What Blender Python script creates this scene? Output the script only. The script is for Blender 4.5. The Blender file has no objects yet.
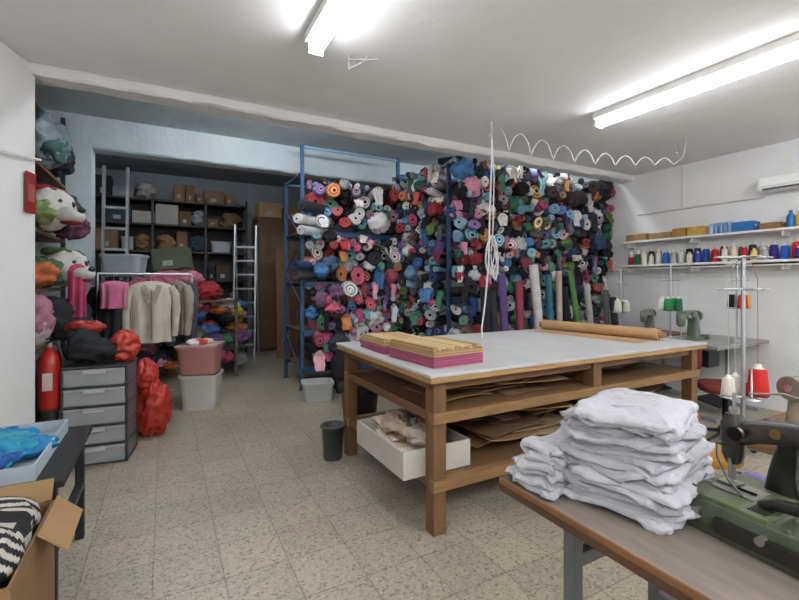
import bpy, math, random
from mathutils import Vector, Matrix, noise
R=random.Random(7)
sc=bpy.context.scene
try: sc.view_settings.view_transform='Standard'
except Exception: pass

def H(h):
    h=h.lstrip('#'); o=[]
    for i in (0,2,4):
        c=int(h[i:i+2],16)/255
        o.append(c/12.92 if c<=.04045 else ((c+.055)/1.055)**2.4)
    return tuple(o)
def sh(c,k): return tuple(min(1,x*k) for x in c)
def desat(c,a):
    l=.3*c[0]+.6*c[1]+.1*c[2]; return tuple(x*(1-a)+l*a for x in c)

MATS={}
def vmat(name,rough=.7,bump=.2,bscale=40,metal=0,var=.12,vscale=6,sheen=0,grain=False,alpha=1,coat=0,dist=.02):
    m=bpy.data.materials.new(name); m.use_nodes=True
    nt=m.node_tree; n=nt.nodes; l=nt.links
    b=n['Principled BSDF']
    at=n.new('ShaderNodeAttribute'); at.attribute_name='Col'
    tc=n.new('ShaderNodeTexCoord')
    no=n.new('ShaderNodeTexNoise'); no.inputs['Scale'].default_value=vscale; no.inputs['Detail'].default_value=4
    mp=n.new('ShaderNodeMapping')
    l.new(tc.outputs['Object'],mp.inputs['Vector'])
    if grain: mp.inputs['Scale'].default_value=(2,14,14) if grain=='x' else (14,2,14) if grain=='y' else (14,14,2)
    l.new(mp.outputs[0],no.inputs['Vector'])
    mr=n.new('ShaderNodeMapRange'); mr.inputs[3].default_value=1-var*1.5; mr.inputs[4].default_value=1+var*1.5
    mr.inputs[1].default_value=.25; mr.inputs[2].default_value=.75
    l.new(no.outputs[0],mr.inputs[0])
    mx=n.new('ShaderNodeVectorMath'); mx.operation='SCALE'
    l.new(at.outputs['Color'],mx.inputs[0]); l.new(mr.outputs[0],mx.inputs['Scale'])
    l.new(mx.outputs[0],b.inputs['Base Color'])
    b.inputs['Roughness'].default_value=rough; b.inputs['Metallic'].default_value=metal
    if coat: b.inputs['Coat Weight'].default_value=coat
    if alpha<1: b.inputs['Alpha'].default_value=alpha
    if bump:
        n2=n.new('ShaderNodeTexNoise'); n2.inputs['Scale'].default_value=bscale; n2.inputs['Detail'].default_value=3
        l.new(tc.outputs['Object'],n2.inputs['Vector'])
        bp=n.new('ShaderNodeBump'); bp.inputs['Strength'].default_value=bump; bp.inputs['Distance'].default_value=dist
        l.new(n2.outputs[0],bp.inputs['Height']); l.new(bp.outputs[0],b.inputs['Normal'])
    MATS[name]=m; return m
vmat('cloth',.9,.35,30,0,.12,8)
vmat('softcloth',.95,.6,26,0,.03,5,dist=.02)
vmat('plastic',.4,.05,20,0,.05,4)
vmat('clear',.3,.05,20,0,.05,4,alpha=.45)
vmat('metal',.35,.03,30,.85,.08,6)
vmat('paint',.5,.05,30,0,.06,6)
vmat('enamel',.3,.03,30,0,.14,12,coat=.3)
vmat('paper',.8,.08,20,0,.07,5)
vmat('woodx',.55,.06,30,0,.16,3,grain='x')
vmat('woody',.55,.06,30,0,.16,3,grain='y')
vmat('woodz',.55,.06,30,0,.16,3,grain='z')
def emat(name,col,st):
    m=bpy.data.materials.new(name); m.use_nodes=True
    b=m.node_tree.nodes['Principled BSDF']; b.inputs['Base Color'].default_value=(.9,.9,.9,1)
    b.inputs['Emission Color'].default_value=(*col,1); b.inputs['Emission Strength'].default_value=st
    MATS[name]=m
emat('lampwarm',(.99,.995,1),24)
emat('addedfill',(.98,.99,1),68)
emat('addedfillbay',(.88,.95,1),48)
emat('addedfillrear',(.88,.94,1),30)

class B:
    def __init__(s,name): s.n=name; s.v=[];s.f=[];s.c=[];s.m=[];s.s=[];s.M=Matrix.Identity(4);s.ml=[]
    def at(s,x=0,y=0,z=0,rz=0,rx=0,ry=0,sc=1):
        s.M=Matrix.Translation((x,y,z))@Matrix.Rotation(rz,4,'Z')@Matrix.Rotation(ry,4,'Y')@Matrix.Rotation(rx,4,'X')@Matrix.Scale(sc,4); return s
    def add(s,vs,fs,col,mat,smooth=False):
        o=len(s.v); M=s.M
        s.v.extend([M@Vector(p) for p in vs])
        if mat not in s.ml: s.ml.append(mat)
        mi=s.ml.index(mat)
        multi=isinstance(col,list)
        for i,f in enumerate(fs):
            s.f.append(tuple(o+k for k in f)); s.c.append(col[i] if multi else col); s.m.append(mi); s.s.append(smooth)
    def box(s,x0,x1,y0,y1,z0,z1,col,mat='paint'):
        vs=[(x,y,z) for z in (z0,z1) for y in (y0,y1) for x in (x0,x1)]
        s.add(vs,[(0,2,3,1),(4,5,7,6),(0,1,5,4),(2,6,7,3),(0,4,6,2),(1,3,7,5)],col,mat)
    def obox(s,c,d,col,mat='paint',rz=0,rx=0,ry=0):
        M=Matrix.Translation(c)@Matrix.Rotation(rz,4,'Z')@Matrix.Rotation(ry,4,'Y')@Matrix.Rotation(rx,4,'X')
        a,b,e=d[0]/2,d[1]/2,d[2]/2
        vs=[M@Vector((x,y,z)) for z in (-e,e) for y in (-b,b) for x in (-a,a)]
        s.add(vs,[(0,2,3,1),(4,5,7,6),(0,1,5,4),(2,6,7,3),(0,4,6,2),(1,3,7,5)],col,mat)
    def rings(s,rs,col,mat,cap0=True,cap1=True,smooth=True,colf=None):
        n=len(rs[0]); vs=[p for r in rs for p in r]; fs=[]
        cols=[]
        for i in range(len(rs)-1):
            for j in range(n):
                k=(j+1)%n
                fs.append((i*n+j,i*n+k,(i+1)*n+k,(i+1)*n+j)); cols.append(colf(i) if colf else col)
        s.add(vs,fs,cols,mat,smooth)
        if cap0: s.add(rs[0],[tuple(range(n))[::-1]],colf(0) if colf else col,mat)
        if cap1: s.add(rs[-1],[tuple(range(n))],colf(len(rs)-2) if colf else col,mat)
    def cyl(s,p0,p1,r0,r1=None,col=(.5,.5,.5),mat='paint',n=12,cap=True):
        r1=r0 if r1 is None else r1
        p0=Vector(p0);p1=Vector(p1);t=(p1-p0).normalized()
        a=t.cross(Vector((0,0,1)) if abs(t.z)<.9 else Vector((1,0,0))).normalized(); b=t.cross(a)
        rs=[[p+a*(r*math.cos(q*2*math.pi/n))+b*(r*math.sin(q*2*math.pi/n)) for q in range(n)] for p,r in ((p0,r0),(p1,r1))]
        s.rings(rs,col,mat,cap,cap)
    def lathe(s,prof,col,mat='plastic',n=14,c=(0,0,0),cols=None):
        rs=[[Vector((c[0]+r*math.cos(q*2*math.pi/n),c[1]+r*math.sin(q*2*math.pi/n),c[2]+z)) for q in range(n)] for r,z in prof]
        s.rings(rs,col,mat,True,True,True,(lambda i:cols[i]) if cols else None)
    def tube(s,pts,r,col,mat='paint',n=6):
        pts=[Vector(p) for p in pts]; rs=[]
        for i,p in enumerate(pts):
            t=(pts[min(i+1,len(pts)-1)]-pts[max(i-1,0)]).normalized()
            a=t.cross(Vector((.13,.21,.97)))
            if a.length<.05: a=t.cross(Vector((1,0,0)))
            a.normalize(); b=t.cross(a)
            rs.append([p+a*(r*math.cos(q*2*math.pi/n))+b*(r*math.sin(q*2*math.pi/n)) for q in range(n)])
        s.rings(rs,col,mat)
    def sweep(s,pts,hw,hh,side,col,mat='enamel',n=16,e=.45):
        side=Vector(side).normalized(); pts=[Vector(p) for p in pts]; rs=[]
        for i,p in enumerate(pts):
            t=(pts[min(i+1,len(pts)-1)]-pts[max(i-1,0)]).normalized(); up=t.cross(side).normalized()
            rs.append([p+side*(hw[i]*se(math.cos(q*2*math.pi/n),e))+up*(hh[i]*se(math.sin(q*2*math.pi/n),e)) for q in range(n)])
        s.rings(rs,col,mat)
    def sup(s,c,r,col,mat='cloth',e1=1,e2=1,nu=20,nv=12,amp=0,fr=6,seed=0,ridge=False,rz=0,rx=0,ry=0,colf=None):
        M=Matrix.Translation(c)@Matrix.Rotation(rz,4,'Z')@Matrix.Rotation(ry,4,'Y')@Matrix.Rotation(rx,4,'X')
        rs=[]
        so=Vector((seed*3.17,seed*1.3,seed*.7))
        for i in range(nv+1):
            th=-math.pi/2+math.pi*(i/nv)
            if i==0: th+=.03
            if i==nv: th-=.03
            ring=[]
            for j in range(nu):
                ph=2*math.pi*j/nu
                d=Vector((se(math.cos(th),e1)*se(math.cos(ph),e2),se(math.cos(th),e1)*se(math.sin(ph),e2),se(math.sin(th),e1)))
                p=Vector((d.x*r[0],d.y*r[1],d.z*r[2]))
                if amp:
                    q=p*fr+so
                    nn=noise.noise(q)+.5*noise.noise(q*2.3)
                    if ridge: nn=.5-abs(nn)*1.8
                    p=p+d.normalized()*(nn*amp)
                ring.append(M@p)
            rs.append(ring)
        s.rings(rs,col,mat,True,True,True,colf)
    def done(s,bevel=0,parent=None):
        vs=s.v
        xs=[p.x for p in vs];ys=[p.y for p in vs];zs=[p.z for p in vs]
        o=Vector(((min(xs)+max(xs))/2,(min(ys)+max(ys))/2,min(zs)))
        me=bpy.data.meshes.new(s.n); me.from_pydata([tuple(p-o) for p in vs],[],s.f)
        for m in s.ml: me.materials.append(MATS[m])
        me.polygons.foreach_set('material_index',s.m); me.polygons.foreach_set('use_smooth',s.s)
        ca=me.color_attributes.new('Col','FLOAT_COLOR','CORNER')
        a=[]
        for f,c in zip(s.f,s.c): a.extend([c[0],c[1],c[2],1.0]*len(f))
        ca.data.foreach_set('color',a); me.update()
        ob=bpy.data.objects.new(s.n,me); sc.collection.objects.link(ob); ob.location=o
        if bevel:
            md=ob.modifiers.new('bev','BEVEL'); md.width=bevel; md.segments=2; md.limit_method='ANGLE'; md.angle_limit=math.radians(50)
        if parent:
            ob.location=o-parent.location; ob.parent=parent
        return ob
def se(c,e): return math.copysign(abs(c)**e,c)

WHITE=H('e8e6e2'); BLACK=H('1c1c1f'); WOOD=H('a87838'); WOODL=H('a88555'); CARD=H('b08e64'); GREY=H('8a8d90'); STEEL=H('b9bcc0'); BLUE=H('2a5c9a')

def rmat(name,c1,c2,scale,rough,bump,bs):
    m=bpy.data.materials.new(name); m.use_nodes=True; nt=m.node_tree; n=nt.nodes; l=nt.links; b=n['Principled BSDF']
    tc=n.new('ShaderNodeTexCoord')
    no=n.new('ShaderNodeTexNoise'); no.inputs['Scale'].default_value=scale; no.inputs['Detail'].default_value=6
    l.new(tc.outputs['Object'],no.inputs['Vector'])
    cr=n.new('ShaderNodeValToRGB'); cr.color_ramp.elements[0].position=.3; cr.color_ramp.elements[1].position=.7
    cr.color_ramp.elements[0].color=(*c1,1); cr.color_ramp.elements[1].color=(*c2,1)
    l.new(no.outputs[0],cr.inputs[0]); l.new(cr.outputs[0],b.inputs['Base Color']); b.inputs['Roughness'].default_value=rough
    n2=n.new('ShaderNodeTexNoise'); n2.inputs['Scale'].default_value=bs; n2.inputs['Detail'].default_value=5
    l.new(tc.outputs['Object'],n2.inputs['Vector'])
    bp=n.new('ShaderNodeBump'); bp.inputs['Strength'].default_value=bump; bp.inputs['Distance'].default_value=.03
    l.new(n2.outputs[0],bp.inputs['Height']); l.new(bp.outputs[0],b.inputs['Normal'])
    MATS[name]=m
rmat('plaster',H('dcdcdc'),H('e6e6e7'),1.5,.85,.2,9)
rmat('ceilplaster',H('ebecee'),H('f3f4f5'),1.2,.8,.25,5)
rmat('blueplaster',H('b0bcc1'),H('c4ced2'),1.6,.85,.5,7)
rmat('darkplaster',H('858c93'),H('979ea4'),1.6,.85,.3,7)
m=bpy.data.materials.new('terrazzo_floor'); m.use_nodes=True; nt=m.node_tree; n=nt.nodes; l=nt.links; b=n['Principled BSDF']
tc=n.new('ShaderNodeTexCoord')
v1=n.new('ShaderNodeTexVoronoi'); v1.inputs['Scale'].default_value=95; l.new(tc.outputs['Object'],v1.inputs['Vector'])
cr=n.new('ShaderNodeValToRGB'); e=cr.color_ramp.elements
e[0].position=0; e[0].color=(*H('7d7464'),1); e[1].position=1; e[1].color=(*H('c2bbab'),1)
for p,c in ((.12,'989080'),(.25,'aea695'),(.6,'b6ad9c'),(.85,'a69d8b')):
    q=e.new(p); q.color=(*H(c),1)
sp=n.new('ShaderNodeSeparateColor'); l.new(v1.outputs['Color'],sp.inputs[0]); l.new(sp.outputs[0],cr.inputs[0])
br=n.new('ShaderNodeTexBrick'); br.offset=0; br.inputs['Scale'].default_value=1; br.inputs['Brick Width'].default_value=.3; br.inputs['Row Height'].default_value=.3
br.inputs['Mortar Size'].default_value=.003; br.inputs['Color1'].default_value=(.86,.85,.84,1); br.inputs['Color2'].default_value=(1.0,.99,.97,1); br.inputs['Mortar'].default_value=(.6,.56,.51,1)
l.new(tc.outputs['Object'],br.inputs['Vector'])
no=n.new('ShaderNodeTexNoise'); no.inputs['Scale'].default_value=1.3; no.inputs['Detail'].default_value=6; l.new(tc.outputs['Object'],no.inputs['Vector'])
mr=n.new('ShaderNodeMapRange'); mr.inputs[1].default_value=.3; mr.inputs[2].default_value=.7; mr.inputs[3].default_value=.88; mr.inputs[4].default_value=1.05; l.new(no.outputs[0],mr.inputs[0])
mx=n.new('ShaderNodeMix'); mx.data_type='RGBA'; mx.blend_type='MULTIPLY'; mx.inputs[0].default_value=1
l.new(cr.outputs[0],mx.inputs[6]); l.new(br.outputs[0],mx.inputs[7])
vm=n.new('ShaderNodeVectorMath'); vm.operation='SCALE'; l.new(mx.outputs[2],vm.inputs[0]); l.new(mr.outputs[0],vm.inputs['Scale'])
l.new(vm.outputs[0],b.inputs['Base Color']); b.inputs['Roughness'].default_value=.36
MATS['terrazzo']=m

W=(.8,.8,.8)
def slab(name,x0,x1,y0,y1,z0,z1,mat,bev=0):
    q=B(name); q.box(x0,x1,y0,y1,z0,z1,W,mat); return q.done(bev)
slab('floor',-3.2,6.1,-3.2,10,-.1,0,'terrazzo')
slab('wall_right',5.9,6.1,-3.2,10,0,3.7,'plaster')
slab('wall_back',-1.4,5.9,9.8,10,0,3.7,'darkplaster')
slab('wall_front',-3.2,5.9,-3.2,-3,0,3,'plaster')
q=B('wall_left')
P=[(-.80,3.93),(-2.9,-3.0),(-3.1,-3.0),(-3.1,3.93)]
vs=[(x,y,0) for x,y in P]+[(x,y,2.93) for x,y in P]
q.add(vs,[(0,1,5,4),(1,2,6,5),(2,3,7,6),(3,0,4,7),(3,2,1,0),(4,5,6,7)],W,'plaster'); q.done(.02)
slab('wall_left_bay',-2.1,-1.9,3.93,6.2,0,3.3,'blueplaster')
slab('wall_left_pier',-1.9,-.72,5.95,6.2,0,3.5,'blueplaster',.01)
slab('wall_left_rear',-1.4,-1.2,6.2,9.8,0,3.7,'blueplaster')
slab('ceiling',-3.2,6.1,-3.2,3.85,2.93,3.1,'ceilplaster')
slab('ceiling_bay',-2.1,6.1,4.07,5.95,3.28,3.45,'blueplaster')
slab('ceiling_rear',-1.4,6.1,6.2,10,3.55,3.7,'darkplaster')
def rough_beam(name,x0,x1,y0,y1,z0,z1,mat,amp):
    q=B(name); N=110; rs=[]
    for i in range(N+1):
        x=x0+(x1-x0)*i/N
        pr=[(y0,z1),(y0,z0+.02),(y0+.02,z0),(y1-.03,z0),(y1,z0+.03),(y1,z1)]
        rs.append([Vector((x,y+amp*noise.noise(Vector((x*4,k*2.1,1))),z+(amp*noise.noise(Vector((x*5,k*3.3,7))) if z<z1 else 0))) for k,(y,z) in enumerate(pr)])
    q.rings(rs,W,mat,smooth=False); return q.done()
rough_beam('trim_beam',-.95,5.9,3.86,4.07,2.855,3.3,'plaster',.018)
rough_beam('trim_beam_rear',-1.2,5.9,5.95,6.2,2.92,3.6,'blueplaster',.012)

def lamp(name,x,y0,y1,z,em,alongx=False,x1=0,r=.042,hw=.066):
    q=B(name); N=16
    if alongx:
        q.box(x,x1,y0-hw,y0+hw,z,z+.05,WHITE,'paint')
        rs=[[Vector((xx,y0+r*math.cos(a),z-.036-r*math.sin(a)*.85)) for a in [2*math.pi*k/N for k in range(N)]] for xx in (x+.03,x1-.03)]
        for xx in (x,x1-.03): q.box(xx,xx+.03,y0-.05,y0+.05,z-.08,z,WHITE,'plastic')
    else:
        q.box(x-hw,x+hw,y0,y1,z,z+.05,WHITE,'paint')
        rs=[[Vector((x+r*math.cos(a),yy,z-.036-r*math.sin(a)*.85)) for a in [2*math.pi*k/N for k in range(N)]] for yy in (y0+.02,y1-.02)]
        for yy in (y0,y1-.02): q.box(x-.045,x+.045,yy,yy+.02,z-.072,z,WHITE,'plastic')
    q.rings(rs,W,em); q.done()
for x in (.82,3.47):
    lamp('added_fill_light',x,1.1,2.62,2.88,'lampwarm')
for x in (-1.2,.82,2.2,3.47,4.8):
    lamp('added_fill_light',x,-1.9,-.4,2.88,'addedfill',hw=.05)  # unseen battens added behind the camera for even frontal fill and a brighter ceiling
lamp('added_fill_light',0.1,4.4,4.4,3.23,'addedfillbay',True,1.7)  # added lamp, kept out of sight behind the beam to brighten the bay
lamp('added_fill_light',3.6,4.3,4.3,3.23,'addedfillbay',True,5.1)  # second added bay lamp, hidden by the beam above the rolls
lamp('added_fill_light',-.3,7.1,7.1,3.5,'addedfillrear',True,1.2)  # added lamp hidden behind the rear beam, brightens the back room

# ---------------- cutting table
q=B('cutting_table')
x0,x1,y0,y1=1.25,3.98,1.96,3.42
q.box(x0,x1,y0,y1,.887,.905,H('bcbdbe'),'paint')
q.box(x0+.005,x1-.005,y0+.005,y1-.005,.855,.887,WOODL,'woodx')
WD=H('6f4f31')
for x in (x0+.05,2.62,x1-.14):
    for y in (y0+.05,y1-.14):
        q.box(x,x+.085,y,y+.085,0,.855,WD,'woodz')
for y in (y0+.07,y1-.11):
    q.box(x0+.05,x1-.05,y,y+.03,.80,.855,WD,'woodx')
    for z in (.62,.245):
        q.box(x0+.04,x1-.04,y-.035,y+.02,z,z+.06,H('82623c'),'woodx')
for x in (x0+.06,x1-.10):
    for z in (.62,.245,.80):
        q.box(x,x+.03,y0+.1,y1-.1,z,z+.055,WD,'woody')
q.box(x0+.07,x1-.07,y0+.07,y1-.07,.655,.675,H('74583a'),'woodx')
q.box(x0+.07,x1-.07,y0+.07,y1-.07,.28,.30,H('6a5034'),'woodx')
q.box(2.65,2.67,y0+.15,y1-.15,.675,.855,WD,'woody')
table=q.done(.004)

def sheets(q,xa,xb,ya,yb,z,n,cols,dz=.006,w=(.35,.6),mat='paper',droop=0):
    for i in range(n):
        ww=R.uniform(*w); dd=R.uniform(*w)
        cx=R.uniform(xa+ww/2,xb-ww/2) if xb-xa>ww else (xa+xb)/2; cy=R.uniform(ya,yb)
        rz=R.uniform(-.35,.35); c=sh(R.choice(cols),R.uniform(.7,1.1)); tilt=R.uniform(-.04,.04)
        N=8; curl=R.uniform(-.03,.06)
        M=Matrix.Translation((cx,cy,z+i*dz))@Matrix.Rotation(rz,4,'Z')@Matrix.Rotation(tilt,4,'X')
        rs=[]
        for k in range(N+1):
            t=k/N-.5; zz=curl*4*t*t*.6
            rs.append([M@Vector((t*ww,-dd/2,zz-droop*R.random())),M@Vector((t*ww,dd/2,zz)),M@Vector((t*ww,dd/2,zz+.005)),M@Vector((t*ww,-dd/2,zz+.005))])
        q.rings(rs,c,mat,smooth=False)
q=B('cardboard_patterns')
cc=[H('8d6c48'),H('9b7b52'),H('755a3d'),H('a98c68'),H('4c4845'),H('8a8178'),H('6b5138')]
sheets(q,1.42,2.62,2.26,2.9,.69,24,cc,.005); sheets(q,2.7,3.85,2.26,2.9,.69,24,cc,.005)
sheets(q,1.75,2.62,2.26,2.9,.32,30,cc,.009); sheets(q,2.7,3.85,2.26,2.9,.32,22,cc,.009)
q.done()
q=B('pink_card_stack')
def cardstack(xa,xb,ya,yb,z,nl,strips):
    for i in range(nl):
        c=H('b25a7e') if i<nl*.62 else H('b99a6c')
        if i%2: c=sh(c,.72)
        j=R.uniform(-.005,.005)
        q.box(xa+j,xb+j,ya+j,yb-j,z+i*.008,z+i*.008+.007,c,'paper')
    zt=z+nl*.008
    for k in range(strips):
        t=xa+(xb-xa)*k/strips
        for s in range(3):
            q.box(t+.003+R.uniform(0,.003),t+(xb-xa)/strips-.005,ya+.005+R.uniform(0,.012),yb-.01,zt+s*.007,zt+s*.007+.006,R.choice([H('c8ac7e'),H('b99a6a'),H('9a774c'),H('cbb68c')]),'paper')
q.at(1.53,2.37,.907,math.radians(4)); cardstack(-.19,.19,-.26,.24,0,12,11)
q.at(1.50,2.89,.907,math.radians(-2)); cardstack(-.17,.16,-.22,.22,0,10,10)
q.M=Matrix.Identity(4); q.done()
q=B('brown_paper_roll')
q.cyl((3.58,3.36,.957),(3.74,2.22,.957),.05,None,H('b08a60'),'paper',20)
q.cyl((3.575,3.40,.957),(3.745,2.18,.957),.03,None,H('8f6a45'),'paper',16)
q.add([(3.53,3.33,.909),(3.70,2.25,.909),(3.42,2.2,.908),(3.28,3.28,.908)],[(0,1,2,3)],H('b59068'),'paper'); q.done()

def carton(q,x0,x1,y0,y1,z0,z1,c,t=.008,mat='paper'):
    q.box(x0,x1,y0,y1,z0,z0+t,c,mat)
    q.box(x0,x0+t,y0,y1,z0+t,z1,c,mat);q.box(x1-t,x1,y0,y1,z0+t,z1,c,mat)
    q.box(x0+t,x1-t,y0,y0+t,z0+t,z1,c,mat);q.box(x0+t,x1-t,y1-t,y1,z0+t,z1,c,mat)
q=B('white_carton')
carton(q,1.16,1.62,2.10,2.76,.305,.46,H('bcb8b0'))
for i in range(14):
    q.obox((R.uniform(1.3,1.5),R.uniform(2.3,2.6),.33+i*.010),(.28,.36,.004),sh(R.choice([H('a38062'),H('b9a48c'),H('7d5b42'),H('cfc0b0')]),R.uniform(.8,1.1)),'paper',R.uniform(-.3,.3),R.uniform(-.12,.12),R.uniform(-.12,.12))
for i in range(9):
    q.sup((R.uniform(1.25,1.52),R.uniform(2.22,2.62),.475),(.09,.11,.035),R.choice([H('95715a'),H('a99580'),H('5a4a40'),H('b8ac9c')]),'paper',nu=36,nv=18,amp=.05,fr=16,seed=i,ridge=True)
q.done()

def bucket(name,x,y,z,r0,r1,h,c,mat='plastic'):
    q=B(name); q.at(x,y,z)
    q.lathe([(r0*.96,0),(r0,.01),(r1,h-.02),(r1+.012,h-.02),(r1+.012,h),(r1-.006,h),(r0-.008,.02),(.005,.018)],c,mat,24); return q.done()
bucket('waste_bin',1.185,3.31,0,.075,.09,.27,H('3b3d40'))
q=B('trash_bag_bin'); q.at(1.55,3.62,0)
q.lathe([(.13,0),(.17,.42),(.18,.44),(.165,.44),(.14,.1),(.01,.1)],H('2c2d30'),'plastic',20)
q.sup((0,0,.46),(.19,.18,.1),H('232427'),'plastic',amp=.04,fr=9,seed=3,ridge=True); q.done()

q=B('sewing_table')
q.box(.95,1.6,-.35,1.07,.757,.775,H('776d64'),'woody')
q.box(.944,1.606,-.356,1.076,.735,.758,H('50351f'),'woody')
q.box(.944,.951,-.355,1.075,.757,.777,H('755030'),'woody'); q.box(.95,1.6,1.069,1.076,.757,.777,H('755030'),'woodx')
gm=H('606366')
for x in (1.08,1.5):
    for y in (-.25,.9): q.box(x-.02,x+.02,y-.02,y+.02,.02,.735,gm,'paint'); q.box(x-.025,x+.025,y-.025,y+.025,0,.02,BLACK,'plastic')
    q.box(x-.018,x+.018,-.25,.9,.30,.34,gm,'paint'); q.box(x-.018,x+.018,-.25,.9,.695,.735,gm,'paint')
for y in (-.25,.9): q.box(1.08,1.5,y-.018,y+.018,.55,.59,gm,'paint')
q.done(.003)

# stacked T-shirts
def folded(q,cx,cy,z,w,d,t,rz,c,seed,lev):
    rs=[];nu=130;nv=14
    M=Matrix.Translation((cx,cy,z))@Matrix.Rotation(rz,4,'Z')
    for i in range(nv+1):
        th=-math.pi/2+math.pi*i/nv
        th=max(-1.54,min(1.54,th)); ring=[]
        sv=se(math.sin(th),.6)
        for j in range(nu):
            ph=2*math.pi*j/nu
            ce=abs(math.cos(th))**.22
            ux=se(math.cos(ph),.25);uy=se(math.sin(ph),.25)
            x=ce*ux*w/2; y=ce*uy*d/2; zz=sv*t/2
            o=noise.noise(Vector((ux*1.7+seed*3.1,uy*1.7,seed)))*.09+noise.noise(Vector((ux*5+seed,uy*5,seed*1.9)))*.035+noise.noise(Vector((ux*14,uy*14+seed,sv*1.2)))*.018
            rr=max(abs(x)/(w/2),abs(y)/(d/2))
            f=1+o
            X=x*f;Y=y*f
            wx=M@Vector((X,Y,0))
            und=.016*noise.noise(Vector((wx.x*9,wx.y*9,2.2+lev*.12)))+.007*(.5-abs(noise.noise(Vector((wx.x*24+lev,wx.y*24,seed*.8)))))*2
            edge=max(0,rr-.62)/.38
            sag=edge**1.5*(-.012+.022*noise.noise(Vector((ux*2.2+seed*7,uy*2.2,seed*2.7))))
            pl=1-.04*edge*abs(math.sin(sv*math.pi*1.5+noise.noise(Vector((ux*2,uy*2,seed*5)))*3))
            ring.append(M@Vector((X*pl,Y*pl,zz+und+sag)))
        rs.append(ring)
    q.rings(rs,c,'softcloth')
q=B('folded_shirt_pile')
WS=H('b6b6bd')
def pile(cx,cy,n,w,d,rz,seed,t0,t1,jit=.012):
    z=.784
    for i in range(n):
        t=R.uniform(t0,t1)
        folded(q,cx+R.uniform(-jit,jit),cy+R.uniform(-jit,jit),z+t/2,w+R.uniform(-.05,.01)-i*.0025,d+R.uniform(-.05,.01)-i*.002,t*1.25,rz+R.uniform(-.2,.2),sh(WS,R.uniform(.90,1.05)),seed+i*1.37,i); z+=t*.86
pile(1.235,.81,18,.39,.34,.22,1,.013,.019,.02)
pile(1.10,.975,10,.28,.18,.1,30,.012,.016)
pile(1.46,.86,9,.22,.26,0,50,.012,.016)
q.done()

q=B('industrial_sewing_machine')
G=H('4c5742'); K=H('1c1a18'); S=H('96948e')
q.at(1.315,.44,.777,math.radians(-4))
q.box(-.14,.15,-.24,.22,0,.02,H('39402f'),'enamel')
q.box(-.13,.14,-.23,.21,.02,.075,G,'enamel')
q.box(-.12,.06,.02,.205,.075,.085,H('566245'),'enamel')
q.box(-.145,-.13,-.18,.12,.015,.05,K,'enamel')
q.box(-.05,.03,.08,.18,.085,.089,S,'metal'); q.box(-.02,-.012,.09,.17,.089,.094,K,'metal')
q.cyl((-.13,.16,.05),(-.15,.16,.05),.009,None,S,'metal'); q.cyl((-.13,.02,.045),(-.152,.02,.045),.010,None,S,'metal')
q.cyl((-.135,-.08,.05),(-.15,-.08,.05),.012,None,H('b08d3c'),'metal')
for a in (-.1,-.04,.1): q.cyl((a,.19,.085),(a,.19,.092),.007,None,S,'metal',8)
for a in (-.2,-.14,-.08,-.02): q.cyl((-.115,a,.075),(-.115,a,.082),.006,None,S,'metal',8)
for k in range(6): q.box(-.1+k*.012,-.094+k*.012,.03,.07,.0852,.0875,K,'enamel')
q.sweep([(0.04,-.16,.07),(0.04,-.16,.14),(.04,-.15,.19),(.04,-.11,.235),(.04,-.04,.25),(.04,.04,.25),(.03,.10,.24),(.02,.145,.225),(.015,.165,.215)],
        [.05,.040,.034,.030,.028,.026,.026,.030,.026],[.06,.05,.045,.040,.032,.028,.028,.032,.026],(1,0,0),K)
q.sweep([(.01,.155,.275),(.01,.155,.25),(.01,.155,.17),(.01,.155,.145)],[.018,.028,.026,.016],[.016,.024,.022,.014],(1,0,0),K)
q.sweep([(.09,.08,.07),(.09,.08,.13),(.085,.07,.18),(.06,.05,.23)],[.03,.024,.022,.02],[.04,.03,.026,.02],(1,0,0),K)
q.cyl((.01,.155,.275),(.01,.155,.29),.012,None,S,'metal'); q.cyl((.01,.155,.29),(.01,.155,.33),.004,None,S,'metal')
q.cyl((.01,.155,.15),(.01,.155,.10),.005,None,S,'metal'); q.cyl((-.01,.155,.16),(-.01,.155,.10),.004,None,S,'metal')
q.box(-.02,.02,.135,.18,.090,.096,S,'metal')
q.cyl((-.018,.13,.235),(-.034,.13,.235),.014,None,S,'metal'); q.cyl((-.034,.13,.235),(-.038,.13,.235),.018,None,K,'metal')
q.cyl((.01,.06,.25),(-.001,.06,.25),.012,None,H('80683a'),'metal')
q.box(.008,.012,-.1,0,.235,.255,H('a78d47'),'metal')
q.tube([(-.01,.16,.19),(-.04,.17,.20),(-.055,.16,.17),(-.06,.13,.12),(-.055,.1,.09)],.0035,H('5a5a58'),'metal')
q.tube([(.03,-.05,.28),(.03,-.05,.33),(.02,.05,.35),(.01,.12,.335)],.003,S,'metal')
q.cyl((.09,-.15,.14),(.12,-.15,.14),.075,None,K,'enamel',24); q.cyl((.07,-.15,.14),(.14,-.15,.14),.02,None,S,'metal')
q.sweep([(-.06,-.1,.07),(-.06,-.1,.10),(-.06,-.04,.115),(-.06,.03,.105),(-.06,.06,.09)],[.016,.014,.012,.012,.01],[.024,.02,.016,.012,.01],(1,0,0),K)
q.cyl((-.07,-.04,.11),(-.085,-.04,.11),.014,None,S,'metal')
q.M=Matrix.Identity(4); q.done(.0025)
q=B('purple_cloth'); q.sup((1.525,.58,.800),(.06,.12,.02),H('5f5090'),'cloth',e1=.5,e2=.5,amp=.012,fr=14,seed=2,nu=30); q.done()

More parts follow.
